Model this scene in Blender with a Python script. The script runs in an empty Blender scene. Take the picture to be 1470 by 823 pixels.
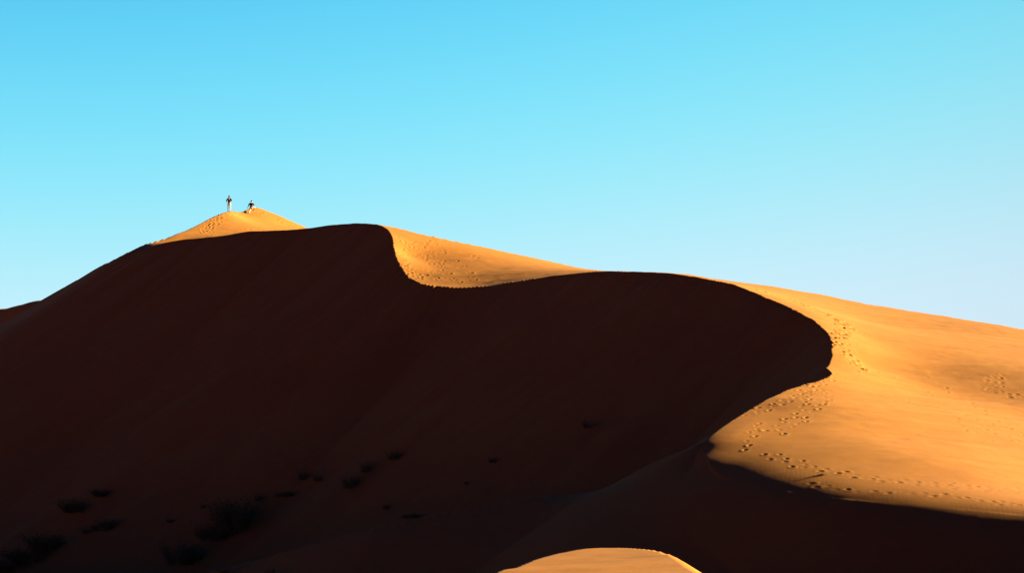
import bpy, bmesh, math, random, os
import numpy as np
from mathutils import Vector, Matrix

random.seed(7)
RNG = np.random.default_rng(11)
sc = bpy.context.scene
C = sc.collection
STEP = float(os.environ.get('DUNE_STEP', '0.08'))      # grid step of the dune mesh in metres

# ------------------------------------------------------------------ survey
# The dune was "surveyed" from the camera station: every point is a bearing,
# an elevation and a distance Y, turned into a real 3D position.
F = 2858.0          # 70 mm lens on a 36 mm wide sensor, 1470 px wide
PX0, PYH = 735.0, 770.0
EYE = 1.7
def at(p):
    px, py, Y = p
    return ((px - PX0) / F * Y, Y, EYE + (PYH - py) / F * Y)
def pts(seq): return np.array([at(p) for p in seq])

B_LEFT = [(-420,690,222),(-250,605,213.5),(-100,525,205),(0,467,199.3),(60,432,195.5),(120,397,191.5),(160,374,188.8),(185,362,187.5)]
B_MAIN = [(215,354,186.4),(260,345.5,184.7),(300,341,183.2),(330,336.5,182),(345,333.5,181.4),(375,332,180.2),(410,330.5,178.6),
 (440,328,178),(480,323.5,176.3),(515,321,174.4),(535,321.8,172.9),(550,326,171.2),(558,333,169.3),(563,345,167),(566,360,164.7),
 (571,375,162.2),(580,392,159.7),(592,403,157.8),(610,408,156.3),(640,411,155.3),(665,412,154.7),(700,410,153.8),(740,404,152.3),
 (780,398.5,150.6),(820,393,148.7),(860,390.5,146.6),(900,390,144.3),(940,391.5,142),(990,397,139),(1030,403,136.8),
 (1060,412,134.6),(1100,428,131.5),(1140,446,128.3),(1170,463,125.5),(1187,478,123),(1194,493,120.7),(1194,507,118.8),
 (1190,520,117),(1187,529,115.6),(1192,538,114),(1180,544,112.3),(1150,553,110.2),(1120,564,108),(1085,582,105),(1050,603,101.5),
 (1020,625,98.2),(1005,637,97.0),(985,646,96.9)]
HORN = [(960,655,96.9),(900,676,96.8),(860,690,96.5),(760,713,95.8),(640,735,95),(560,752,94.2),(480,773,93.6),(380,801,93),(300,822,92.5),(200,846,92),(60,880,91.5)]
def on_plane(px, py, p0, gx, gy):
    """where the bearing (px, py) meets the inclined plane through p0"""
    x0, y0, z0 = at(p0); u = (px-PX0)/F; m = (PYH-py)/F
    return (px, py, (z0-EYE - gx*x0 - gy*y0) / (m - gx*u - gy))
FA = ((185,362,187.5), -0.14, 0.40)         # left facet of the summit
FB = ((366,298,214.5), -0.35, 0.37)       # right facet of the summit
P_LINE = [on_plane(px, py, *FA) for px, py in ((210,350),(250,338),(285,322.5),(305,312),(325,304))] + [(335,302.3,211),(345,304.5,211.8),(355,301,213)] + \
 [on_plane(px, py, *FB) for px, py in ((366,298),(385,304),(410,314),(440,326.5))] + [(470,340,203),(500,344,193),(530,335,184),
 (548,326.5,177.5),(560,327,174.2),(600,334.5,171.3),(700,355.5,172),(800,377,172),(855,388.5,169.5),(950,394,163),(990,395,159.5),(1030,400.5,156),
 (1100,411,152),(1200,428,152),(1300,446,148.5),(1400,461,144),(1470,473,141.5),(1600,497,139),(1800,540,136),(2100,610,134),(2600,720,131)]
T_LINE = [(1012,655,94.8),(1028,669,92.2),(1060,682,90.6),(1130,694,88.4),(1200,703,86.8),(1330,714,84.9),(1470,726,82.9),(1600,741,80.6),(1800,772,77),(2200,800,74)]
W_IN = [ # windward face between the crests and the front roll-over
 (1200,582,105),(1200,630,97),(1200,673,91),
 (1300,541,118.5),(1300,579,109),(1300,625,99.5),(1300,668,92),(1300,698,88),(1300,496,126),(1300,468,137.2),
 (1400,566,115.6),(1400,600,107),(1400,643,98),(1400,682,91),(1400,516,123.8),(1400,486,133.4),
 (1470,590,112.5),(1470,627,104),(1470,669,96),(1470,703,90),(1470,534,121.4),(1470,501,130.7),
 (1600,623,109),(1600,656,102),(1600,695,95),(1600,565,117),
 (1800,683,105),(1800,726,97),(1800,625,114),
 (1240,527,119),(1240,486,126),(1240,461,137),
 (1150,583,104.5),(1150,624,98),(1150,667,92),(1100,599,102),(1100,634,96.5),(1100,669,92),(1042,643,96.2),(1040,663,92.8),
 (1130,431,138),
 # rounded lip of the crest on the right
 (1210,492.5,121.0),(1212,507,118.6),(1187,463,125.7),(1157,446,128.5),(1118,428,131.8),
 # hollow behind the saddle of the crest
 (585,372,165.5),(600,374,164.5),(640,381,163.4),(700,387,162.5),(780,389,161),
] + [on_plane(px, py, *FA) for px, py in ((230,351),(265,346),(300,330),(325,316))] + \
 [on_plane(px, py, *FB) for px, py in ((352,316),(380,316),(410,322))]
def resample(a, step):
    seg = np.linalg.norm(np.diff(a, axis=0), axis=1)
    s = np.concatenate([[0], np.cumsum(seg)])
    n = max(2, int(s[-1] / step))
    # Catmull-Rom in arc length
    out = []
    t = np.linspace(0, s[-1], n)
    idx = np.clip(np.searchsorted(s, t, side='right') - 1, 0, len(a) - 2)
    for i, tt in zip(idx, t):
        p0 = a[max(i-1, 0)]; p1 = a[i]; p2 = a[i+1]; p3 = a[min(i+2, len(a)-1)]
        h = s[i+1]-s[i]
        u = (tt - s[i]) / h
        d1 = (p2-p0) / max(s[i+1]-s[max(i-1,0)], 1e-6) * h
        d2 = (p3-p1) / max(s[min(i+2,len(a)-1)]-s[i], 1e-6) * h
        u2, u3 = u*u, u*u*u
        out.append((2*u3-3*u2+1)*p1 + (u3-2*u2+u)*d1 + (-2*u3+3*u2)*p2 + (u3-u2)*d2)
    return np.array(out)

brink = resample(np.vstack([pts(B_LEFT), pts(B_MAIN)]), 0.35)
_k = np.arange(len(brink))*0.35
_fade = np.clip((_k[-1]-_k-4)/10, 0, 1)
brink[:, 2] += _fade*(0.05*np.interp(_k, np.arange(0, 400, 1.1), RNG.uniform(-1, 1, len(np.arange(0, 400, 1.1)))) + 0.03*RNG.uniform(-1, 1, len(brink)))
horn = resample(np.vstack([pts(B_MAIN[-2:]), pts(HORN)]), 0.5)
horn_ext = np.array([[-40, 91, -3.0], [-140, 95, -3.0]])
backline = resample(np.vstack([pts(B_LEFT), pts(P_LINE)]), 0.5)
tline = resample(np.vstack([pts([(1005,637,97.0)]), pts(T_LINE)]), 0.5)
front = np.vstack([horn_ext[::-1], horn[::-1], tline])

def inside(poly, x, y):
    r = np.zeros(x.shape, bool)
    n = len(poly)
    for i in range(n):
        x1, y1 = poly[i]; x2, y2 = poly[(i+1) % n]
        if y1 == y2: continue
        c = ((y1 > y) != (y2 > y)) & (x < (x2-x1)*(y-y1)/(y2-y1)+x1)
        r ^= c
    return r

lee_poly = np.vstack([brink[:, :2], horn[2:, :2], horn_ext[:, :2], [[-300, 95], [-300, 300], [-120, 300], [-110, 230]]])
back_poly = np.vstack([backline[:, :2], [[300, 140], [400, 500], [-300, 500], [-120, 230]]])
front_poly = np.vstack([front[:, :2], [[300, 70], [300, -300], [-300, -300], [-300, 95]]])

# thin-plate spline of the windward face
ctrl = np.vstack([pts(B_LEFT[-2:]), pts(B_MAIN), pts(P_LINE), pts(T_LINE), pts(W_IN)])
SCL = 40.0
def tps_fit(c):
    X = c[:, :2] / SCL; n = len(c)
    d = np.linalg.norm(X[:, None] - X[None], axis=2)
    K = np.where(d > 1e-9, d*d*np.log(np.maximum(d, 1e-9)), 0) + np.diag(np.where(np.arange(n) < n-len(W_IN), 2e-5, 3e-3))
    Pm = np.hstack([np.ones((n, 1)), X])
    A = np.block([[K, Pm], [Pm.T, np.zeros((3, 3))]])
    return np.linalg.solve(A, np.concatenate([c[:, 2], np.zeros(3)]))
TW = tps_fit(ctrl)
def tps(x, y):
    X = x / SCL; Y = y / SCL
    r = TW[-3] + TW[-2]*X + TW[-1]*Y
    for w, (cx, cy) in zip(TW[:-3], ctrl[:, :2] / SCL):
        d2 = (X-cx)**2 + (Y-cy)**2 + 1e-12
        r += (0.5*w) * d2*np.log(d2)
    return r
def envelope(line, k, x, y):
    r = np.full(x.shape, -1e9)
    for (px, py, pz), kk in zip(line, np.broadcast_to(k, (len(line),))):
        np.maximum(r, pz - kk*np.sqrt((x-px)**2 + (y-py)**2), out=r)
    return r
def softmax2(a, b, k):
    h = np.clip(0.5 + 0.5*(a-b)/k, 0, 1)
    return b*(1-h) + a*h + k*h*(1-h)
def sstep(a, b, v):
    t = np.clip((v-a)/(b-a), 0, 1); return t*t*(3-2*t)

# smooth value noise
def vnoise(x, y, seed):
    r = np.random.default_rng(seed); N = 256
    g = r.random((N, N)) * 2 - 1
    xi = np.floor(x).astype(int); yi = np.floor(y).astype(int)
    fx = x - xi; fy = y - yi
    fx = fx*fx*fx*(fx*(fx*6-15)+10); fy = fy*fy*fy*(fy*(fy*6-15)+10)
    a = g[yi % N, xi % N]; b = g[yi % N, (xi+1) % N]; c = g[(yi+1) % N, xi % N]; d = g[(yi+1) % N, (xi+1) % N]
    return (a*(1-fx)+b*fx)*(1-fy) + (c*(1-fx)+d*fx)*fy

FLOOR = -2.3
# unseen dune added beyond the right edge to shade the hummock's right end
OCC = resample(np.array([[31, 53.2, 2.9], [31, 56.0, 7.05], [31.5, 58, 8.65], [33, 62, 9.0], [35, 67, 8.6], [41, 73, 6.5]]), 0.6)
def base(x, y):
    """height of the sand surface, sharp crests"""
    x = np.asarray(x, float); y = np.asarray(y, float); shp = x.shape
    x = x.ravel(); y = y.ravel()
    z = np.full(x.shape, np.nan)
    reg = np.zeros(x.shape, int)
    bk = inside(back_poly, x, y); reg[bk] = 1
    fr = inside(front_poly, x, y) & ~bk; reg[fr] = 3
    le = inside(lee_poly, x, y) & ~bk & ~fr; reg[le] = 2
    w = reg == 0
    if w.any(): z[w] = tps(x[w], y[w])
    if bk.any():
        z[bk] = softmax2(envelope(backline[::2], np.where(backline[::2, 0] < -20, 0.62, 0.42), x[bk], y[bk]), FLOOR, 4.0)
    if le.any():
        e = envelope(np.vstack([brink, horn[2:]]), 0.665, x[le], y[le])
        z[le] = softmax2(e, FLOOR + 0.0*e, 2.4)
    if fr.any():
        kk = np.where(np.arange(len(front)) < len(horn_ext)+len(horn), 0.44, 0.64)
        e = envelope(front, kk, x[fr], y[fr])
        z[fr] = softmax2(e, -2.45 + 0*e, 1.2)
    oc = (x > 5) & (y > 30) & (y < 110) & (x < 80)
    z[oc] = softmax2(z[oc], envelope(OCC, 0.64, x[oc], y[oc]), 0.5)
    # foreground hummock near the camera, a little to the right of the view axis
    z = np.maximum(z, hump(x, y))
    z = np.where((w | (z != z)) & (z < -2.45), -2.45, z)
    return z.reshape(shp), reg.reshape(shp)
HP = ((850,788.5,47.5), 0.06, 0.04)       # its gently inclined back
HUMP = pts([on_plane(px, py, *HP) for px, py in ((560,885),(640,850),(690,832),(720,821),(760,806.5),(800,795),(850,788.2),(890,787),(930,790),(958,797),(980,807),(1000,821),(1020,845),(1036,880),(1050,940))])
hline = resample(HUMP, 0.25)
hump_poly = np.vstack([hline[:, :2], [[3, 4], [-12, 4]]])
def hump(x, y):
    m = (y < 62) & (y > -30) & (np.abs(x) < 25)
    r = np.full(x.shape, -5.0)
    if m.any():
        xx, yy = x[m], y[m]
        ins = inside(hump_poly, xx, yy)
        e = envelope(hline, 0.62, xx, yy)
        x0, y0, z0 = at(HP[0])
        near = z0 + HP[1]*(xx-x0) + HP[2]*(yy-y0)
        r[m] = np.where(ins, near, e)
    return r

# ------------------------------------------------------------------ grid
def axis(lo, hi, step, far_lo, far_hi, grow=1.12):
    a = list(np.arange(lo, hi + step*0.5, step))
    s = step; v = lo; L = []
    while v > far_lo:
        s *= grow; s = min(s, 8); v -= s; L.append(v)
    s = step; v = a[-1]; R = []
    while v < far_hi:
        s *= grow; s = min(s, 8); v += s; R.append(v)
    return np.array(L[::-1] + a + R)
gx = axis(-56, 42, STEP, -190, 150)
gy = axis(78, 217, STEP*1.2, 77, 330)
gy = np.concatenate([np.arange(-60, 14, 4.0), np.arange(14, 33, 0.3), np.arange(33, 53, STEP), np.arange(53, gy[0]-0.15, max(0.2, STEP*2)), gy])
GX, GY = np.meshgrid(gx, gy)
Z, REG = base(GX, GY)

# coarse copy for the broad, rounded roll-over of the front edge
cs = 0.25
cx = np.arange(-60, 100, cs); cy = np.arange(20, 180, cs)
CX, CY = np.meshgrid(cx, cy)
CZ, _ = base(CX, CY)
def blur(a, s):
    n = int(3*s/cs)+1
    k = np.exp(-0.5*(np.arange(-n, n+1)*cs/s)**2); k /= k.sum()
    p = np.pad(a, n, mode='edge')
    p = np.apply_along_axis(lambda v: np.convolve(v, k, 'valid'), 0, p)
    return np.apply_along_axis(lambda v: np.convolve(v, k, 'valid'), 1, p)
CB = blur(CZ, 2.0)
def bil(G, x, y):
    fx = np.clip((x-cx[0])/cs, 0, len(cx)-1.001); fy = np.clip((y-cy[0])/cs, 0, len(cy)-1.001)
    i = fx.astype(int); j = fy.astype(int); u = fx-i; v = fy-j
    return (G[j, i]*(1-u)+G[j, i+1]*u)*(1-v) + (G[j+1, i]*(1-u)+G[j+1, i+1]*u)*v
def dist_line(line, x, y):
    d = np.full(x.shape, 1e9)
    for px, py in line[:, :2]:
        np.minimum(d, (x-px)**2+(y-py)**2, out=d)
    return np.sqrt(d)
def roll(x, y, z):
    dT = dist_line(tline[2::2], x, y)
    dB = dist_line(brink[::2], x, y)
    w = (1-sstep(4, 9, dT)) * sstep(1.0, 5.0, dB)
    dH = dist_line(horn[::2], x, y)
    w = np.maximum(w, 0.0)
    return z*(1-w) + bil(CB, x, y)*w
sub = (GY > 60) & (GY < 112) & (GX > -25) & (GX < 90)
Z[sub] = roll(GX[sub], GY[sub], Z[sub])

def dist_near_front(x, y):
    d = np.full(x.shape, 99.0); m = (y > 60) & (y < 115) & (x > -25) & (x < 70)
    d[m] = dist_line(tline[::3], x[m], y[m]); return d
def tex_detail(x, y, reg):
    d = np.zeros(x.shape)
    w = reg == 0
    a = math.radians(20)
    u = x*math.cos(a)+y*math.sin(a); v = -x*math.sin(a)+y*math.cos(a)
    calm = 0.25 + 0.75*sstep(2, 12, dist_near_front(x, y))      # the roll-over is wind-smoothed
    st = 0.06*vnoise(u/9, v/2.6, 1) + 0.026*vnoise(u/3.6, v/1.0, 2) + 0.012*vnoise(u/1.6, v/0.45, 9)
    d += np.where(w, st*calm, 0)
    d += (0.006*vnoise(x/0.8, y/0.8, 3) + 0.0015*vnoise(x/.3, y/.3, 4))*calm
    le = reg == 2
    s = x*0.55 - y*0.835          # across the fall line of the slip face
    t = -x*0.835 - y*0.55
    d += np.where(le, 0.085*vnoise(s/2.2, t/22, 5) + 0.036*vnoise(s/0.8, t/9, 6) + 0.05*vnoise(x/3.1, y/3.1, 14), 0)
    d += np.where(reg == 3, 0.03*vnoise(x/5, y/2, 8), 0)
    return d
Z += tex_detail(GX, GY, REG)

# ------------------------------------------------------------------ helper: ground under a bearing
from mathutils.bvhtree import BVHTree
def grid_mesh(name, gx, gy, Z):
    ny, nx = Z.shape
    GX, GY = np.meshgrid(gx, gy)
    co = np.stack([GX, GY, Z], -1).reshape(-1, 3).astype(np.float32)
    i = np.arange(ny*nx).reshape(ny, nx)
    q = np.stack([i[:-1, :-1], i[:-1, 1:], i[1:, 1:], i[1:, :-1]], -1).reshape(-1, 4)
    me = bpy.data.meshes.new(name)
    me.vertices.add(len(co)); me.vertices.foreach_set('co', co.ravel())
    me.loops.add(q.size); me.loops.foreach_set('vertex_index', q.ravel().astype(np.int32))
    me.polygons.add(len(q))
    me.polygons.foreach_set('loop_start', np.arange(0, q.size, 4, dtype=np.int32))
    me.polygons.foreach_set('loop_total', np.full(len(q), 4, np.int32))
    me.polygons.foreach_set('use_smooth', np.ones(len(q), bool))
    me.update(calc_edges=True)
    return me
def zat(x, y):
    """bilinear height of the finished grid"""
    i = int(np.clip(np.searchsorted(gx, x)-1, 0, len(gx)-2)); j = int(np.clip(np.searchsorted(gy, y)-1, 0, len(gy)-2))
    u = (x-gx[i])/(gx[i+1]-gx[i]); v = (y-gy[j])/(gy[j+1]-gy[j])
    return (Z[j, i]*(1-u)+Z[j, i+1]*u)*(1-v)+(Z[j+1, i]*(1-u)+Z[j+1, i+1]*u)*v
def hit(px, py, y0=40.0, y1=222.0):
    """first ground point on a bearing, seen from the camera station"""
    Y = np.arange(y0, y1, 0.15)
    X = (px-PX0)/F*Y; R = EYE + (PYH-py)/F*Y
    fi = np.clip(np.searchsorted(gx, X)-1, 0, len(gx)-2); fj = np.clip(np.searchsorted(gy, Y)-1, 0, len(gy)-2)
    u = (X-gx[fi])/(gx[fi+1]-gx[fi]); v = (Y-gy[fj])/(gy[fj+1]-gy[fj])
    G = (Z[fj, fi]*(1-u)+Z[fj, fi+1]*u)*(1-v)+(Z[fj+1, fi]*(1-u)+Z[fj+1, fi+1]*u)*v
    k = np.nonzero(G >= R)[0]
    if len(k) == 0: return None
    k = k[0]
    return (X[k], Y[k], G[k])


# ------------------------------------------------------------------ footprints trodden into the sand
TRAILS = [ # bearing/elevation of the track, rows, spacing (m), depth (m)
 ([(1089,418),(1105,422),(1145,434),(1160,441),(1179,447),(1192,454),(1205,460),(1213,468),(1213,477),(1205,482),(1208,489),(1205,495),(1209,503),(1217,510),(1227,521),(1233,531)], 2, 0.6, 0.25),
 ([(1160,444),(1185,453),(1204,463)], 1, 0.6, 0.06),
 ([(1212,500),(1222,512),(1228,505)], 1, 0.6, 0.05),
 ([(1205,536),(1195,541),(1172,553),(1160,562),(1145,572),(1130,578),(1110,583),(1095,590),(1079,599)], 2, 0.75, 0.07),
 ([(1172,553),(1162,565),(1159,578),(1150,590),(1140,600),(1125,607),(1110,617),(1095,622)], 1, 0.62, 0.075),
 ([(1172,557),(1186,566),(1190,569),(1184,580),(1175,588),(1163,598),(1152,608),(1143,612),(1125,620),(1118,628)], 1, 0.65, 0.07),
 ([(1225,537),(1250,533),(1283,541),(1300,549),(1313,553),(1328,563),(1340,570),(1347,578),(1356,596),(1372,602),(1380,612),(1400,628)], 1, 0.9, 0.055),
 ([(1320,537),(1345,553),(1375,570),(1393,580),(1415,593),(1436,605),(1450,614),(1470,628),(1500,640)], 1, 0.9, 0.065),
 ([(1375,595),(1392,600),(1410,607),(1430,617),(1445,625),(1466,637),(1490,645)], 2, 0.9, 0.05),
 ([(1400,612),(1425,622),(1450,634),(1475,640)], 1, 0.9, 0.05),
 ([(1244,552),(1262,566),(1275,574),(1290,577),(1315,575)], 1, 0.9, 0.045),
 ([(1100,652),(1120,660),(1145,667),(1165,673),(1185,675),(1210,681),(1240,687),(1270,690),(1310,693),(1345,697),(1390,700),(1430,703),(1470,707),(1520,711)], 2, 0.62, 0.05),
 ([(1205,682),(1240,689),(1290,694),(1345,700),(1400,704),(1470,709),(1520,714)], 1, 0.6, 0.05),
 ([(1350,694),(1400,699),(1470,703),(1520,707)], 1, 0.7, 0.045),
 ([(1150,697.5),(1165,698.5),(1205,703),(1225,705),(1262,708),(1300,708),(1330,711),(1360,714),(1400,719),(1430,723),(1470,727),(1520,736)], 1, 0.45, 0.038),
 ([(1380,717),(1420,721),(1470,725)], 1, 0.6, 0.045),
 ([(1425,563),(1445,568),(1470,571),(1500,574)], 2, 0.6, 0.07),
 ([(1090,608),(1078,630),(1071,650)], 1, 0.7, 0.05),
 ([(326,306.5),(318,312),(308,321),(300,329),(296,338)], 2, 0.65, 0.10),
 ([(322,306),(312,314),(302,324),(290,334)], 2, 0.7, 0.09),
 ([(352,305),(366,302),(375,307),(390,313),(397,317),(410,322),(424,327)], 2, 0.75, 0.09),
 ([(348,331),(360,328),(372,326.5)], 1, 0.75, 0.055),
 ([(560,338),(566,341),(575,344),(585,349),(590,356)], 2, 0.6, 0.07),
 ([(571,360),(573,372),(580,384),(590,394),(600,402)], 2, 0.55, 0.07),
 ([(575,362),(584,377),(592,388),(606,398),(622,404)], 1, 0.6, 0.07),
 ([(612,344.5),(625,351),(633,358),(645,367),(657,377),(669,387),(678,395),(690,404)], 1, 1.9, 0.09),
 ([(582,350),(600,362),(615,375),(632,385),(648,397),(660,406)], 1, 1.1, 0.075),
 ([(600,350),(622,366),(634,375),(640,384)], 1, 1.2, 0.07),
 ([(1030,400.5),(1038,404),(1046,406.5)], 1, 0.6, 0.06),
]
SCATTER = [((1412,538),(1440,560),22,0.06), ((1210,437),(1245,444),9,0.05), ((572,345),(640,404),60,0.07), ((640,360),(690,405),10,0.06),
           ((1225,470),(1250,490),9,0.035), ((1255,548),(1300,580),8,0.04), ((1400,610),(1470,640),10,0.05)]
def dent(x, y, ang, depth, L=0.30, W=0.17):
    R = 0.75
    i0, i1 = np.searchsorted(gx, [x-R, x+R]); j0, j1 = np.searchsorted(gy, [y-R, y+R])
    if i1 <= i0 or j1 <= j0: return
    XX = GX[j0:j1, i0:i1]-x; YY = GY[j0:j1, i0:i1]-y
    u = (XX*math.cos(ang)+YY*math.sin(ang))/L; v = (-XX*math.sin(ang)+YY*math.cos(ang))/W
    q = u*u+v*v
    Z[j0:j1, i0:i1] += -depth*np.exp(-q**1.5*1.3) + 0.45*depth*np.exp(-((np.sqrt(q)-1.45)/0.4)**2)*(1+0.5*np.sign(u))
def tread():
    marks = []
    for line, rows, sp, dep in TRAILS:
        P = [hit(px, py) for px, py in line]
        P = np.array([p for p in P if p is not None])
        if len(P) < 2: continue
        for r in range(rows):
            off = (r - (rows-1)/2)*0.55
            q = resample(P, 0.08)[:, :2]
            seg = np.linalg.norm(np.diff(q, axis=0), axis=1); sl = np.concatenate([[0], np.cumsum(seg)])
            t = RNG.random()*sp; side = 1
            while t < sl[-1]:
                k = min(np.searchsorted(sl, t), len(q)-2)
                d = q[min(k+3, len(q)-1)]-q[max(k-3, 0)]; a = math.atan2(d[1], d[0])
                o = off + side*0.13 + RNG.normal(0, 0.06)
                marks.append((q[k][0]-math.sin(a)*o, q[k][1]+math.cos(a)*o, a+RNG.normal(0, 0.25), dep*0.42*RNG.uniform(0.25, 1.4)))
                side = -side; t += 1.15*sp*RNG.uniform(0.75, 1.35)
    for (xa, ya), (xb, yb), n, dep in SCATTER:
        for _ in range(n):
            p = hit(RNG.uniform(xa, xb), RNG.uniform(ya, yb))
            if p: marks.append((p[0], p[1], RNG.uniform(0, 6.28), dep*0.28*RNG.uniform(0.2, 1.5)))
    for x, y, a, d in marks:
        far = 1.0 + max(0, (y-120)/320)
        if 60 < y < 220: dent(x, y, a, d, 0.17*far, 0.10*far)
tread()


# ------------------------------------------------------------------ materials
def mat(name):
    m = bpy.data.materials.new(name); m.use_nodes = True
    nt = m.node_tree
    return m, nt, nt.nodes['Principled BSDF']
def sand_material():
    m, nt, b = mat('sand')
    N = nt.nodes.new; L = nt.links.new
    tc = N('ShaderNodeTexCoord')
    n1 = N('ShaderNodeTexNoise'); n1.inputs['Scale'].default_value = 0.09; n1.inputs['Detail'].default_value = 5
    L(tc.outputs['Object'], n1.inputs['Vector'])
    n2 = N('ShaderNodeTexNoise'); n2.inputs['Scale'].default_value = 1.6; n2.inputs['Detail'].default_value = 8; n2.inputs['Roughness'].default_value = 0.7
    L(tc.outputs['Object'], n2.inputs['Vector'])
    r1 = N('ShaderNodeValToRGB')
    r1.color_ramp.elements[0].position = 0.3; r1.color_ramp.elements[0].color = (0.352, 0.143, 0.025, 1)
    r1.color_ramp.elements[1].position = 0.7; r1.color_ramp.elements[1].color = (0.378, 0.166, 0.029, 1)
    L(n1.outputs['Fac'], r1.inputs['Fac'])
    mx = N('ShaderNodeMix'); mx.data_type = 'RGBA'; mx.blend_type = 'MULTIPLY'; mx.inputs[0].default_value = 1
    r2 = N('ShaderNodeValToRGB')
    r2.color_ramp.elements[0].position = 0.3; r2.color_ramp.elements[0].color = (0.88, 0.88, 0.88, 1)
    r2.color_ramp.elements[1].position = 0.7; r2.color_ramp.elements[1].color = (1, 1, 1, 1)
    L(n2.outputs['Fac'], r2.inputs['Fac'])
    L(r1.outputs['Color'], mx.inputs[6]); L(r2.outputs['Color'], mx.inputs[7])
    L(mx.outputs[2], b.inputs['Base Color'])
    b.inputs['Roughness'].default_value = 0.95
    b.inputs['Specular IOR Level'].default_value = 0.1
    # wind ripples and grain
    mp = N('ShaderNodeMapping'); mp.inputs['Rotation'].default_value = (0, 0, math.radians(12))
    L(tc.outputs['Object'], mp.inputs['Vector'])
    wv = N('ShaderNodeTexWave'); wv.inputs['Scale'].default_value = 1.5; wv.inputs['Distortion'].default_value = 6.0
    wv.inputs['Detail'].default_value = 2; wv.inputs['Detail Scale'].default_value = 0.6
    L(mp.outputs['Vector'], wv.inputs['Vector'])
    gr = N('ShaderNodeTexNoise'); gr.inputs['Scale'].default_value = 22; gr.inputs['Detail'].default_value = 3
    L(tc.outputs['Object'], gr.inputs['Vector'])
    b1 = N('ShaderNodeBump'); b1.inputs['Strength'].default_value = 0.028; b1.inputs['Distance'].default_value = 0.012
    pn = N('ShaderNodeTexNoise'); pn.inputs['Scale'].default_value = 0.16; pn.inputs['Detail'].default_value = 3
    L(tc.outputs['Object'], pn.inputs['Vector'])
    pr = N('ShaderNodeMapRange'); pr.inputs['From Min'].default_value = 0.45; pr.inputs['From Max'].default_value = 0.62
    L(pn.outputs['Fac'], pr.inputs['Value'])
    pm = N('ShaderNodeMath'); pm.operation = 'MULTIPLY'
    L(wv.outputs['Fac'], pm.inputs[0]); L(pr.outputs['Result'], pm.inputs[1])
    L(pm.outputs[0], b1.inputs['Height'])
    b2 = N('ShaderNodeBump'); b2.inputs['Strength'].default_value = 0.3; b2.inputs['Distance'].default_value = 0.012
    L(gr.outputs['Fac'], b2.inputs['Height']); L(b1.outputs['Normal'], b2.inputs['Normal'])
    L(b2.outputs['Normal'], b.inputs['Normal'])
    return m
SAND = sand_material()

def link(me, name, material, kind=None, label=None, cat=None, group=None, parent=None):
    o = bpy.data.objects.new(name, me); C.objects.link(o)
    if material: me.materials.append(material)
    if kind: o['kind'] = kind
    if label: o['label'] = label
    if cat: o['category'] = cat
    if group: o['group'] = group
    if parent: o.parent = parent
    return o

link(grid_mesh('dune', gx, gy, Z), 'dune', SAND, 'structure', 'huge sinuous sand dune with sunlit crest and black shaded slip face', 'dune')

# ------------------------------------------------------------------ plain materials
def plain(name, col, rough=0.8, var=0.25, scale=30.0):
    m, nt, b = mat(name)
    n = nt.nodes.new('ShaderNodeTexNoise'); n.inputs['Scale'].default_value = scale; n.inputs['Detail'].default_value = 3
    tc = nt.nodes.new('ShaderNodeTexCoord'); nt.links.new(tc.outputs['Object'], n.inputs['Vector'])
    r = nt.nodes.new('ShaderNodeValToRGB')
    r.color_ramp.elements[0].position = 0.3; r.color_ramp.elements[0].color = tuple(c*(1-var) for c in col)+(1,)
    r.color_ramp.elements[1].position = 0.7; r.color_ramp.elements[1].color = tuple(min(1, c*(1+var)) for c in col)+(1,)
    nt.links.new(n.outputs['Fac'], r.inputs['Fac']); nt.links.new(r.outputs['Color'], b.inputs['Base Color'])
    b.inputs['Roughness'].default_value = rough; b.inputs['Specular IOR Level'].default_value = 0.2
    return m
SKIN = plain('skin', (0.55, 0.33, 0.22), 0.6, 0.08)
LIP = plain('lip', (0.45, 0.18, 0.14), 0.6, 0.08)
SHIRT_GREEN = plain('green_cloth', (0.005, 0.022, 0.010), 0.9, 0.2)
SHIRT_NAVY = plain('navy_cloth', (0.003, 0.010, 0.016), 0.9, 0.2)
SHORTS_DARK = plain('dark_cloth', (0.02, 0.022, 0.026), 0.9, 0.2)
SHORTS_PALE = plain('pale_cloth', (0.62, 0.5, 0.4), 0.9, 0.1)
HAIR_BROWN = plain('brown_hair', (0.022, 0.009, 0.005), 0.6, 0.3, 80)
HAIR_DARK = plain('dark_hair', (0.005, 0.004, 0.004), 0.6, 0.3, 80)
SHOE = plain('shoe_leather', (0.1, 0.07, 0.05), 0.7, 0.2)
EYE_M = plain('eye', (0.03, 0.02, 0.015), 0.3, 0.1)
STRAP = plain('pale_strap', (0.45, 0.4, 0.22), 0.9, 0.1)

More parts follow.
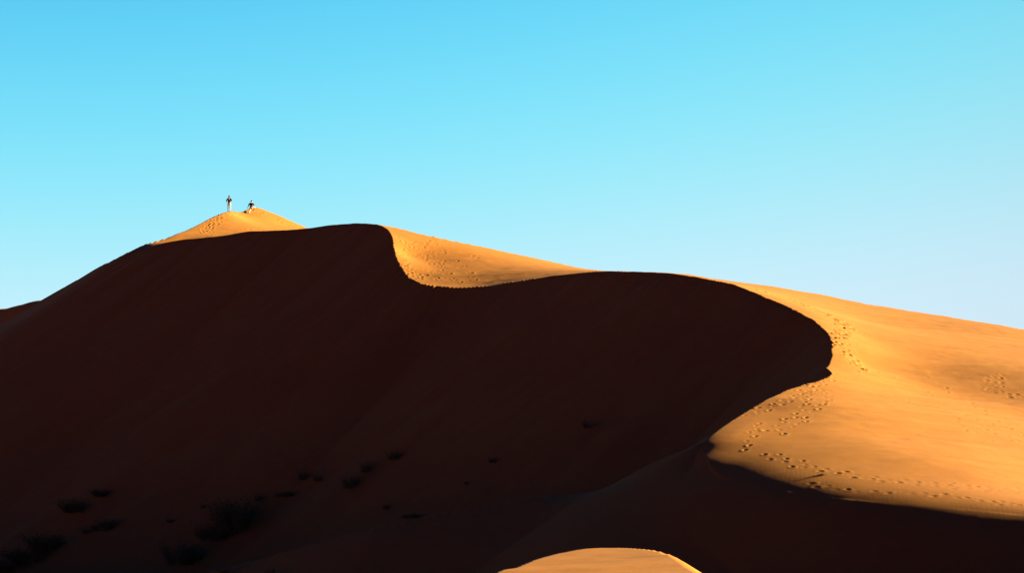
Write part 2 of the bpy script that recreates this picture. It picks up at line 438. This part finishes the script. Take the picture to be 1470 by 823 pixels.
# ------------------------------------------------------------------ people
def skin_mesh(name, verts, edges, radii, levels=2, root=0):
    """continuous limb surface grown round a skeleton"""
    me = bpy.data.meshes.new('skeleton'); me.from_pydata([tuple(v) for v in verts], edges, [])
    o = bpy.data.objects.new('skeleton', me); C.objects.link(o)
    md = o.modifiers.new('Skin', 'SKIN'); md.use_smooth_shade = True
    sv = me.skin_vertices[0].data
    for i, r in enumerate(radii):
        sv[i].radius = r if isinstance(r, tuple) else (r, r)
        sv[i].use_root = (i == root)
    sb = o.modifiers.new('Sub', 'SUBSURF'); sb.levels = levels
    dg = bpy.context.evaluated_depsgraph_get(); dg.update()
    out = bpy.data.meshes.new_from_object(o.evaluated_get(dg))
    out.name = name
    bpy.data.objects.remove(o); bpy.data.meshes.remove(me)
    for p in out.polygons: p.use_smooth = True
    return out
class Rig:
    def __init__(self): self.v = []; self.e = []; self.r = []
    def add(self, p, r, parent=None):
        self.v.append(Vector(p)); self.r.append(r); i = len(self.v)-1
        if parent is not None: self.e.append((parent, i))
        return i
    def chain(self, parent, *pr):
        for p, r in pr: parent = self.add(p, r, parent)
        return parent
def hand(rig, wrist, wp, direction, palm_n, side):
    d = Vector(direction).normalized(); n = Vector(palm_n).normalized(); w = d.cross(n).normalized()
    c = rig.add(wp + d*0.055, (0.022, 0.034), wrist)
    for k, ln in ((-1.5, .058), (-.5, .074), (.5, .08), (1.5, .07)):
        a = wp + d*0.095 + w*0.019*k
        f = rig.add(a, 0.010, c)
        f = rig.add(a + d*ln*0.5 + n*0.006, 0.009, f)
        rig.add(a + d*ln*0.9 + n*0.024, 0.007, f)
    t = rig.add(wp + d*0.045 + w*0.036*side + n*0.008, 0.011, c)
    rig.add(wp + d*0.085 + w*0.052*side + n*0.02, 0.008, t)
def ellipsoid(bm, c, r, seg=14, rings=9, rot=None):
    g = bmesh.ops.create_uvsphere(bm, u_segments=seg, v_segments=rings, radius=1)
    M_ = Matrix.Translation(c) @ (rot or Matrix.Identity(4)) @ Matrix.Diagonal((*r, 1))
    bmesh.ops.transform(bm, matrix=M_, verts=g['verts'])
def bm_obj(name, bm, material, parent, label=None):
    me = bpy.data.meshes.new(name); bm.to_mesh(me); bm.free()
    for p in me.polygons: p.use_smooth = True
    return link(me, name, material, parent=parent, label=label)

def person(loc, rotz, J, hair, shirt, shorts, hair_mat, long_hair, label):
    """J: joint positions in the person's own frame (facing +y, feet near z=0)"""
    root = bpy.data.objects.new('person', None); C.objects.link(root)
    root.location = loc; root.rotation_euler = (0, 0, rotz)
    root['label'] = label; root['category'] = 'person'; root['group'] = 'hikers on the summit of the dune'
    V = Vector
    g = Rig()
    pel = g.add(J['pelvis'], (0.135, 0.10))
    waist = g.add(J['waist'], (0.115, 0.085), pel)
    chest = g.add(J['chest'], (0.15, 0.10), waist)
    nb = g.add(J['neck'], (0.06, 0.058), chest)
    hd = V(J['head'])
    n2 = g.add(V(J['neck'])*0.35 + hd*0.65 - V((0, 0, .04)), (0.062, 0.07), nb)
    h1 = g.add(hd + V((0, 0.012, 0)), (0.076, 0.092), n2)
    h2 = g.add(hd + V((0, 0.0, 0.085)), (0.064, 0.078), h1)
    for s, nm in ((-1, 'l'), (1, 'r')):
        sh, el, wr = V(J['sh_'+nm]), V(J['el_'+nm]), V(J['wr_'+nm])
        i = g.add(sh, 0.058, chest)
        i = g.chain(i, (sh.lerp(el, .45), 0.047), (el, 0.038), (el.lerp(wr, .3), 0.039), (wr, 0.026))
        hand(g, i, wr, wr-el, V((-s*0.5, 1, 0.0)), -s)
        hp, kn, an = V(J['hip_'+nm]), V(J['kn_'+nm]), V(J['an_'+nm])
        i = g.add(hp, 0.088, pel)
        i = g.chain(i, (hp.lerp(kn, .45), 0.076), (kn, 0.055), (kn.lerp(an, .3), 0.056), (kn.lerp(an, .8), 0.036), (an, 0.036))
        toe = V(J['toe_'+nm])
        heel = g.add(an + V((0, -0.035, -0.045)), 0.032, i)
        i = g.chain(i, (an.lerp(toe, .55) + V((0, 0, 0.01)), 0.036), (toe, 0.028))
    body = skin_mesh('body', g.v, g.e, g.r, 2)
    ob = link(body, 'body', SKIN, parent=root)
    # face: nose, lips, ears belong to the head; eyes are small pieces of their own
    bm = bmesh.new()
    ellipsoid(bm, hd + V((0, 0.108, 0.02)), (0.014, 0.022, 0.024))
    bm_obj('nose', bm, SKIN, root)
    bm = bmesh.new(); ellipsoid(bm, hd + V((0, 0.095, -0.03)), (0.024, 0.012, 0.008)); bm_obj('mouth', bm, LIP, root)
    for s in (-1, 1):
        bm = bmesh.new(); ellipsoid(bm, hd + V((s*0.078, -0.005, 0.02)), (0.012, 0.02, 0.032)); bm_obj('ear', bm, SKIN, root)
    for s in (-1, 1):
        bm = bmesh.new(); ellipsoid(bm, hd + V((s*0.03, 0.088, 0.045)), (0.012, 0.01, 0.009), 10, 6); bm_obj('eye', bm, EYE_M, root)
    # hair
    bm = bmesh.new()
    ellipsoid(bm, hd + V((0, -0.022, 0.055)), (0.09, 0.104, 0.10), 20, 14)
    if long_hair:
        ellipsoid(bm, hd + V((0, -0.075, -0.05)), (0.07, 0.05, 0.14), 18, 12)
        ellipsoid(bm, hd + V((0.0, -0.105, -0.14)), (0.045, 0.036, 0.08), 16, 10)
    for v in bm.verts:
        v.co += V((random.uniform(-1, 1), random.uniform(-1, 1), random.uniform(-1, 1)))*0.004
    bm_obj('hair', bm, hair_mat, root, hair)
    # clothes
    t = Rig()
    a = t.add(V(J['pelvis']) + V((0, 0, 0.0)), (0.165, 0.13))
    b_ = t.add(J['waist'], (0.15, 0.115), a); c_ = t.add(J['chest'], (0.185, 0.128), b_)
    t.add(V(J['neck']) - V((0, 0, 0.035)), (0.075, 0.07), c_)
    for nm in 'lr':
        sh, el = V(J['sh_'+nm]), V(J['el_'+nm])
        i = t.add(sh, 0.07, c_)
        t.chain(i, (sh.lerp(el, .5), 0.068), (sh.lerp(el, 1.0), 0.058), *([] if long_hair else [(el.lerp(V(J['wr_'+nm]), .55), 0.05)]))  # dark-haired figure: cloth down the forearm stands in for the backlit arm's shade
    link(skin_mesh('shirt', t.v, t.e, t.r, 2), 'shirt', shirt, parent=root)
    t = Rig()
    a = t.add(J['pelvis'], (0.15, 0.116)); t.add(V(J['pelvis'])+V((0, 0, .07)), (0.138, 0.105), a)
    for nm in 'lr':
        hp, kn = V(J['hip_'+nm]), V(J['kn_'+nm])
        i = t.add(hp, 0.102, a); f = .42 if long_hair else .6
        t.chain(i, (hp.lerp(kn, f*.5), 0.094), (hp.lerp(kn, f), 0.086))
    link(skin_mesh('shorts', t.v, t.e, t.r, 2), 'shorts', shorts, parent=root)
    for nm in 'lr':
        an, toe = V(J['an_'+nm]), V(J['toe_'+nm])
        q = Rig(); i = q.add(an + V((0, -0.03, -0.04)), 0.046); q.chain(i, (an.lerp(toe, .6)+V((0, 0, -.005)), 0.047), (toe, 0.04))
        link(skin_mesh('shoe', q.v, q.e, q.r, 2), 'shoe', SHOE, parent=root)
    if long_hair:                                       # pale day-pack straps crossing the back
        for s in (-1, 1):
            q = Rig(); i = q.add(V(J['chest'])+V((s*0.10, -0.105, 0.13)), (0.022, 0.008))
            q.chain(i, (V(J['chest'])+V((s*0.05, -0.128, 0.02)), (0.022, 0.008)), (V(J['waist'])+V((s*0.0, -0.115, 0.06)), (0.022, 0.008)))
            link(skin_mesh('strap', q.v, q.e, q.r, 1), 'strap', STRAP, parent=root)
    return root

def ground(px, py):
    p = None
    while p is None:
        p = hit(px, py, 150, 222); py += 0.3
    return Vector((p[0], p[1], zat(p[0], p[1])))
A = ground(329, 304.6)
zl, zr = zat(A.x-0.12, A.y)-A.z, zat(A.x+0.12, A.y)-A.z
person(A, 0, dict(pelvis=(0, 0, .93), waist=(0.0, 0.01, 1.10), chest=(0, 0.0, 1.30), neck=(0, 0, 1.47), head=(0, 0.02, 1.585),
    sh_l=(-.17, 0, 1.39), el_l=(-.29, -.02, 1.13), wr_l=(-.20, .12, .96), sh_r=(.17, 0, 1.39), el_r=(.27, .02, 1.14), wr_r=(.12, .22, 1.24),
    hip_l=(-.095, 0, .88), kn_l=(-.115, .02, .48+zl*.5), an_l=(-.125, -.02, .085+zl), toe_l=(-.145, .13, .035+zl),
    hip_r=(.095, 0, .88), kn_r=(.115, .03, .48+zr*.5), an_r=(.13, -.01, .085+zr), toe_r=(.16, .14, .035+zr)),
    None, SHIRT_GREEN, SHORTS_PALE, HAIR_BROWN, True, 'person with long brown hair in a green top, standing on the left summit knob')
F1 = ground(357.2, 307.0); F2 = ground(366.2, 301.5)
dF = F2 - F1
pz = 0.80
if True:
    P0 = Vector((dF.x*0.28, dF.y*0.55, pz))
    def R(x, y, z): return tuple(P0 + Vector((x, y, z)))
    a1 = Vector((0, 0, .085)); a2 = dF + Vector((0, 0, .085))
    hl = P0 + Vector((-.07, -.04, -.06)); hr = P0 + Vector((.09, .02, -.04))
    def knee(h, a, bend, l=0.44):
        m = (h+a)/2; d = (a-h); hh = math.sqrt(max(0.002, l*l - d.length_squared/4)); b = Vector(bend)
        b = (b - d*(b.dot(d)/d.length_squared)).normalized(); return m + b*hh
    person(F1, 0, dict(pelvis=tuple(P0), waist=R(.0, .03, .17), chest=R(.015, .07, .37), neck=R(.03, .09, .54), head=R(.035, .12, .655),
        sh_l=R(-.16, .06, .46), el_l=R(-.27, -.02, .24), wr_l=R(-.36, .08, .05), sh_r=R(.19, .09, .46), el_r=R(.30, .10, .26), wr_r=R(.32, .30, .18),
        hip_l=tuple(hl), kn_l=tuple(knee(hl, a1, (.6, .8, .1))), an_l=tuple(a1), toe_l=(.10, .12, .035),
        hip_r=tuple(hr), kn_r=tuple(knee(hr, a2, (.7, .3, .9))), an_r=tuple(a2), toe_r=tuple(dF + Vector((.13, .08, .05)))),
        None, SHIRT_NAVY, SHORTS_DARK, HAIR_DARK, False, 'person with dark hair in a navy T-shirt, striding up the higher summit knob')

# ------------------------------------------------------------------ desert shrubs and grass tufts
LEAF = plain('shrub_leaf', (0.105, 0.105, 0.026), 0.8, 0.35, 12)
STALK = plain('dry_stalk', (0.20, 0.17, 0.09), 0.85, 0.3, 12)
PALE = plain('bleached_stalk', (0.62, 0.52, 0.36), 0.85, 0.15, 12)
def blade_mesh(name, n, spread, height, lean, width, seed, leafy=0):
    """a clump of curved tapering blades (and small leaves along them), unit width and height"""
    r = random.Random(seed); bm = bmesh.new()
    lumps = [(r.gauss(0, .5), r.gauss(0, .5), r.uniform(.4, 1.0)) for _ in range(9)]
    for _ in range(n):
        lx, ly, lh = r.choice(lumps)
        bx, by = lx*spread + r.gauss(0, .16)*spread, ly*spread + r.gauss(0, .16)*spread
        az = math.atan2(by, bx) + r.gauss(0, .8); L = height*lh*r.uniform(.45, 1.05); ln = lean*r.uniform(.2, 1.3)
        pts_ = []
        for k in range(5):
            t = k/4
            out = ln*L*(t**1.7)
            pts_.append(Vector((bx+math.cos(az)*out + r.gauss(0, .008), by+math.sin(az)*out, L*t*(1-0.25*ln*t) - .03)))
        sd_ = Vector((-math.sin(az), math.cos(az), 0)); up = Vector((math.cos(az), math.sin(az), 0))
        prev = None
        for k, p in enumerate(pts_):
            wd = width*(1-k/4*0.85)
            row = [bm.verts.new(p - sd_*wd), bm.verts.new(p + sd_*wd), bm.verts.new(p + up*wd*0.9)]
            if prev:
                for q in range(3): bm.faces.new((prev[q], prev[(q+1) % 3], row[(q+1) % 3], row[q]))
            prev = row
        for _k in range(leafy):
            t = r.uniform(.25, 1); k = min(3, int(t*4)); p = pts_[k].lerp(pts_[k+1], t*4-k)
            d = Vector((r.gauss(0, 1), r.gauss(0, 1), r.gauss(.5, .8))).normalized(); e = d.orthogonal().normalized()
            l = r.uniform(.03, .06)*1.2; w_ = l*.28; nn = d.cross(e)
            v = [bm.verts.new(p), bm.verts.new(p+d*l*.5+e*w_), bm.verts.new(p+d*l), bm.verts.new(p+d*l*.5-e*w_), bm.verts.new(p+d*l*.5+nn*w_*.6)]
            for tri in ((0, 1, 4), (1, 2, 4), (2, 3, 4), (3, 0, 4), (0, 3, 2, 1)): bm.faces.new([v[q] for q in tri])
    me = bpy.data.meshes.new(name); bm.to_mesh(me); bm.free()
    return me
FOL = {('bush', k): blade_mesh('foliage', 300, .5, 1.0, .8, .006, 40+k, 8) for k in range(3)}
FOL.update({('tuft', k): blade_mesh('blades', 150, .34, 1.0, .75, .011, 60+k, 0) for k in range(3)})
STK = [blade_mesh('dry_stalks', 30, .4, 1.12, .5, .006, 80+k, 0) for k in range(2)]
for m_ in FOL.values(): m_.materials.append(LEAF)
for m_ in STK: m_.materials.append(STALK)
def shrub(px, py, wpx, hpx, kind, var, name, label, group='shrubs on the shaded foot of the dune', pale=False):
    p = hit(px, py, 62, 200)
    if p is None: return
    s = p[1]/F
    root = bpy.data.objects.new(name, None); C.objects.link(root)
    root.location = (p[0], p[1], zat(p[0], p[1]) - .02); root.rotation_euler = (0, 0, var*1.9+px*.37)
    root.scale = (wpx*s*.95, wpx*s*.95, hpx*s*1.0)
    root['label'] = label; root['category'] = 'shrub' if kind == 'bush' else 'grass tuft'; root['group'] = group
    for nm, me in (('foliage' if kind == 'bush' else 'blades', FOL[(kind, var % 3)]), ('dry_stalks', STK[var % 2])):
        o = bpy.data.objects.new(nm, me); C.objects.link(o); o.parent = root
    return root
SHRUBS = [
 (345,760,52,62,'bush',0,'shrub','largest bushy shrub, tall and leafy, on the shaded slope in the lower left'),
 (308,778,46,40,'bush',1,'shrub','bushy shrub touching the lower left side of the largest shrub'),
 (266,812,50,48,'bush',2,'shrub','broad shrub lowest in the diagonal row that climbs to the largest shrub'),
 (322,826,42,24,'tuft',0,'grass_tuft','wide loose tuft on the bottom edge, right under the largest shrub'),
 (108,737,40,28,'bush',1,'shrub','rounded shrub forming the lower left half of the upper left pair'),
 (144,714,34,18,'bush',2,'shrub','low spreading shrub forming the upper right half of the upper left pair'),
 (154,764,28,24,'bush',0,'shrub','small compact shrub between the upper left pair and the corner thicket'),
 (126,768,26,16,'tuft',1,'grass_tuft','thin tuft hugging the left side of the small compact shrub'),
 (66,794,52,40,'bush',2,'shrub','wide shrub heading the thicket in the bottom left corner'),
 (28,812,50,34,'bush',0,'shrub','dense shrub in the middle of the bottom left corner thicket'),
 (6,824,44,30,'bush',1,'shrub','shrub cut by both edges in the very bottom left corner'),
 (503,702,36,36,'tuft',2,'grass_tuft','biggest spiky grass tuft in the middle row above the sand horn'),
 (526,678,24,34,'tuft',0,'grass_tuft','upright grass tuft just up and right of the biggest spiky tuft'),
 (567,661,30,22,'tuft',1,'grass_tuft','fan-shaped grass tuft at the upper right end of the middle row'),
 (436,690,22,26,'tuft',2,'grass_tuft','sparse grass tuft at the left end of the middle row'),
 (456,692,20,22,'tuft',0,'grass_tuft','short dark tuft between the sparse tuft and the biggest spiky tuft'),
 (409,714,24,13,'bush',1,'shrub','flat low shrub right of the top of the largest shrub'),
 (372,720,22,16,'tuft',1,'grass_tuft','small tuft just behind the top right of the largest shrub'),
 (845,615,28,18,'tuft',0,'grass_tuft','lone tuft highest on the slip face, right of the picture centre'),
 (708,665,20,14,'tuft',2,'grass_tuft','lone small tuft on the slip face between the highest tuft and the middle row'),
 (596,745,26,10,'bush',0,'shrub','flat cushion shrub sitting on the upper edge of the sand horn'),
 (292,730,14,9,'tuft',1,'grass_tuft','tiny tuft up and left of the largest shrub'),
 (245,752,18,12,'tuft',2,'grass_tuft','faint small tuft left of the largest shrub'),
 (389,826,24,18,'tuft',0,'grass_tuft','greenish tuft at the bottom edge where the sand horn begins'),
 (670,696,12,7,'tuft',1,'grass_tuft','tiny tuft below the lone small tuft on the slip face'),
 (555,732,18,14,'tuft',2,'grass_tuft','faint thin tuft left of the flat cushion shrub'),
]
for a_ in SHRUBS: shrub(*a_)
# a dark dry tuft on the sunlit lobe and a bleached one behind the brink on the skyline
shrub(1181,683,9,4.5,'bush',1,'shrub','tiny dark shrub alone on the sunlit sand with a thin shadow', 'plants on the sunlit dune')
t_ = shrub(927,389.8,30,9,'tuft',1,'grass_tuft','bleached dry grass tuft on the skyline above the dark crest', 'plants on the sunlit dune')
if t_:
    for ch in list(t_.children):
        ch.data = ch.data.copy(); ch.data.materials.clear(); ch.data.materials.append(PALE)
#@@MORE@@

# distant dune behind the left flank
D = pts([(-700,636,330),(-300,516,322),(-120,474,316),(0,444,312),(60,429,310),(130,424,308),(210,430,306),(330,470,303),(460,560,300)])
dl = resample(D, 1.0)
dx = np.arange(-190, 20, 1.0); dy = np.arange(230, 420, 1.0)
DX, DY = np.meshgrid(dx, dy)
DZ = envelope(dl, 0.6, DX, DY) + 0.3*vnoise(DX/9, DY/9, 21)
DZ = np.maximum(DZ, -4)
link(grid_mesh('distant_dune', dx, dy, DZ), 'distant_dune', SAND, 'structure', 'far dark dune showing behind the left flank of the big dune', 'dune')

# unseen dune added right of and behind the camera to shade the valley floor
nl = resample(np.array([[90, -330, 34], [82, -200, 40], [76, -60, 40], [76, -12, 36], [79, 14, 27]], float), 2.0)
ux = np.arange(-4, 190, 1.5); uy = np.arange(-420, 100, 1.5)
UX, UY = np.meshgrid(ux, uy)
UZ = softmax2(envelope(nl, 0.54, UX, UY), -4.0 + 0*UX, 3.0) + 0.12*vnoise(UX/7, UY/4, 33) - 0.6
link(grid_mesh('shade_dune', ux, uy, UZ), 'shade_dune', SAND, 'structure', 'unseen tall sand dune added right of the viewpoint to shade the valley', 'dune')

# ground sheet to the horizon
gs = np.concatenate([-np.geomspace(9000, 200, 24), np.arange(-190, 191, 20.0), np.geomspace(200, 9000, 24)])
QX, QY = np.meshgrid(gs, gs)
QZ = -2.6 + 0*QX
link(grid_mesh('ground', gs, gs, QZ), 'ground', SAND, 'structure', 'flat sandy desert plain round the dunes', 'ground')

# ------------------------------------------------------------------ sun, sky, camera
SUN_AZ, SUN_EL = math.radians(73), math.radians(13.5)     # azimuth from the view direction towards the right
sd = Vector((math.sin(SUN_AZ)*math.cos(SUN_EL), math.cos(SUN_AZ)*math.cos(SUN_EL), math.sin(SUN_EL)))
sun = bpy.data.lights.new('sun', 'SUN'); sun.energy = 5.0; sun.angle = math.radians(0.5); sun.color = (1, 0.77, 0.43)
so = bpy.data.objects.new('sun', sun); C.objects.link(so)
so.rotation_euler = sd.to_track_quat('Z', 'Y').to_euler(); so.location = sd*200

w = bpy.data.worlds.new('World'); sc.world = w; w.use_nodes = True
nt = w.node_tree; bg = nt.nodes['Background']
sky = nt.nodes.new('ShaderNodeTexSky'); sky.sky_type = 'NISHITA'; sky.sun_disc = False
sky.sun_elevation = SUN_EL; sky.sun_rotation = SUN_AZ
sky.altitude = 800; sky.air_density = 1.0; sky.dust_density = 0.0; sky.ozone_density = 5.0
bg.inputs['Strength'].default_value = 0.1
# film-like sky curve; added falloff away from the view axis deepens the shade
def M(op, a, b=None):
    n = nt.nodes.new('ShaderNodeMath'); n.operation = op
    for i, v in enumerate((a, b)):
        if v is None: continue
        if isinstance(v, (int, float)): n.inputs[i].default_value = v
        else: nt.links.new(v, n.inputs[i])
    return n.outputs[0]
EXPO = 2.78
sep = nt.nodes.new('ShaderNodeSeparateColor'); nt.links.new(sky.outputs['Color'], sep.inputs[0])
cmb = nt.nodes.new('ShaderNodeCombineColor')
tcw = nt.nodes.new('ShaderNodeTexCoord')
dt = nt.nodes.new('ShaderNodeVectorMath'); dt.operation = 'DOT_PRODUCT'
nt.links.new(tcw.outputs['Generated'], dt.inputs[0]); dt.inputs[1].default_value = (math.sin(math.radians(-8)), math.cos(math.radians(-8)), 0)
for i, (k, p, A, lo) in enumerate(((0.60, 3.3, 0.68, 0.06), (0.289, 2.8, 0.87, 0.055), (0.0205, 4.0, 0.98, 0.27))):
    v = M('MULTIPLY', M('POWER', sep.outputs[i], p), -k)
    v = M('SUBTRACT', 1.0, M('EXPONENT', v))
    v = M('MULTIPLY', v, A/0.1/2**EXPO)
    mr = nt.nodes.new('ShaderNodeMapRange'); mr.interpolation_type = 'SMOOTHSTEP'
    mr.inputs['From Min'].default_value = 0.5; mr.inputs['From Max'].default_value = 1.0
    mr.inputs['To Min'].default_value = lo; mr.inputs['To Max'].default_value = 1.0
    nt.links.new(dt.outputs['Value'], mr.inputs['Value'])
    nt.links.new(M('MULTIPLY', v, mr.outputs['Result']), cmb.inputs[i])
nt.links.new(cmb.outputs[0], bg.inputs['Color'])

cam = bpy.data.cameras.new('camera'); cam.sensor_width = 36; cam.sensor_fit = 'HORIZONTAL'
cam.lens = 70; cam.shift_y = (PYH - 411.5)/1470; cam.clip_end = 30000; cam.clip_start = 0.1
co = bpy.data.objects.new('camera', cam); C.objects.link(co)
co.location = (0, 0, EYE); co.rotation_euler = (math.pi/2, 0, 0)
sc.camera = co
sc.view_settings.view_transform = 'Standard'; sc.view_settings.look = 'None'
sc.view_settings.gamma = 1; sc.view_settings.exposure = EXPO
sc.cycles.max_bounces = 6; sc.cycles.diffuse_bounces = 3
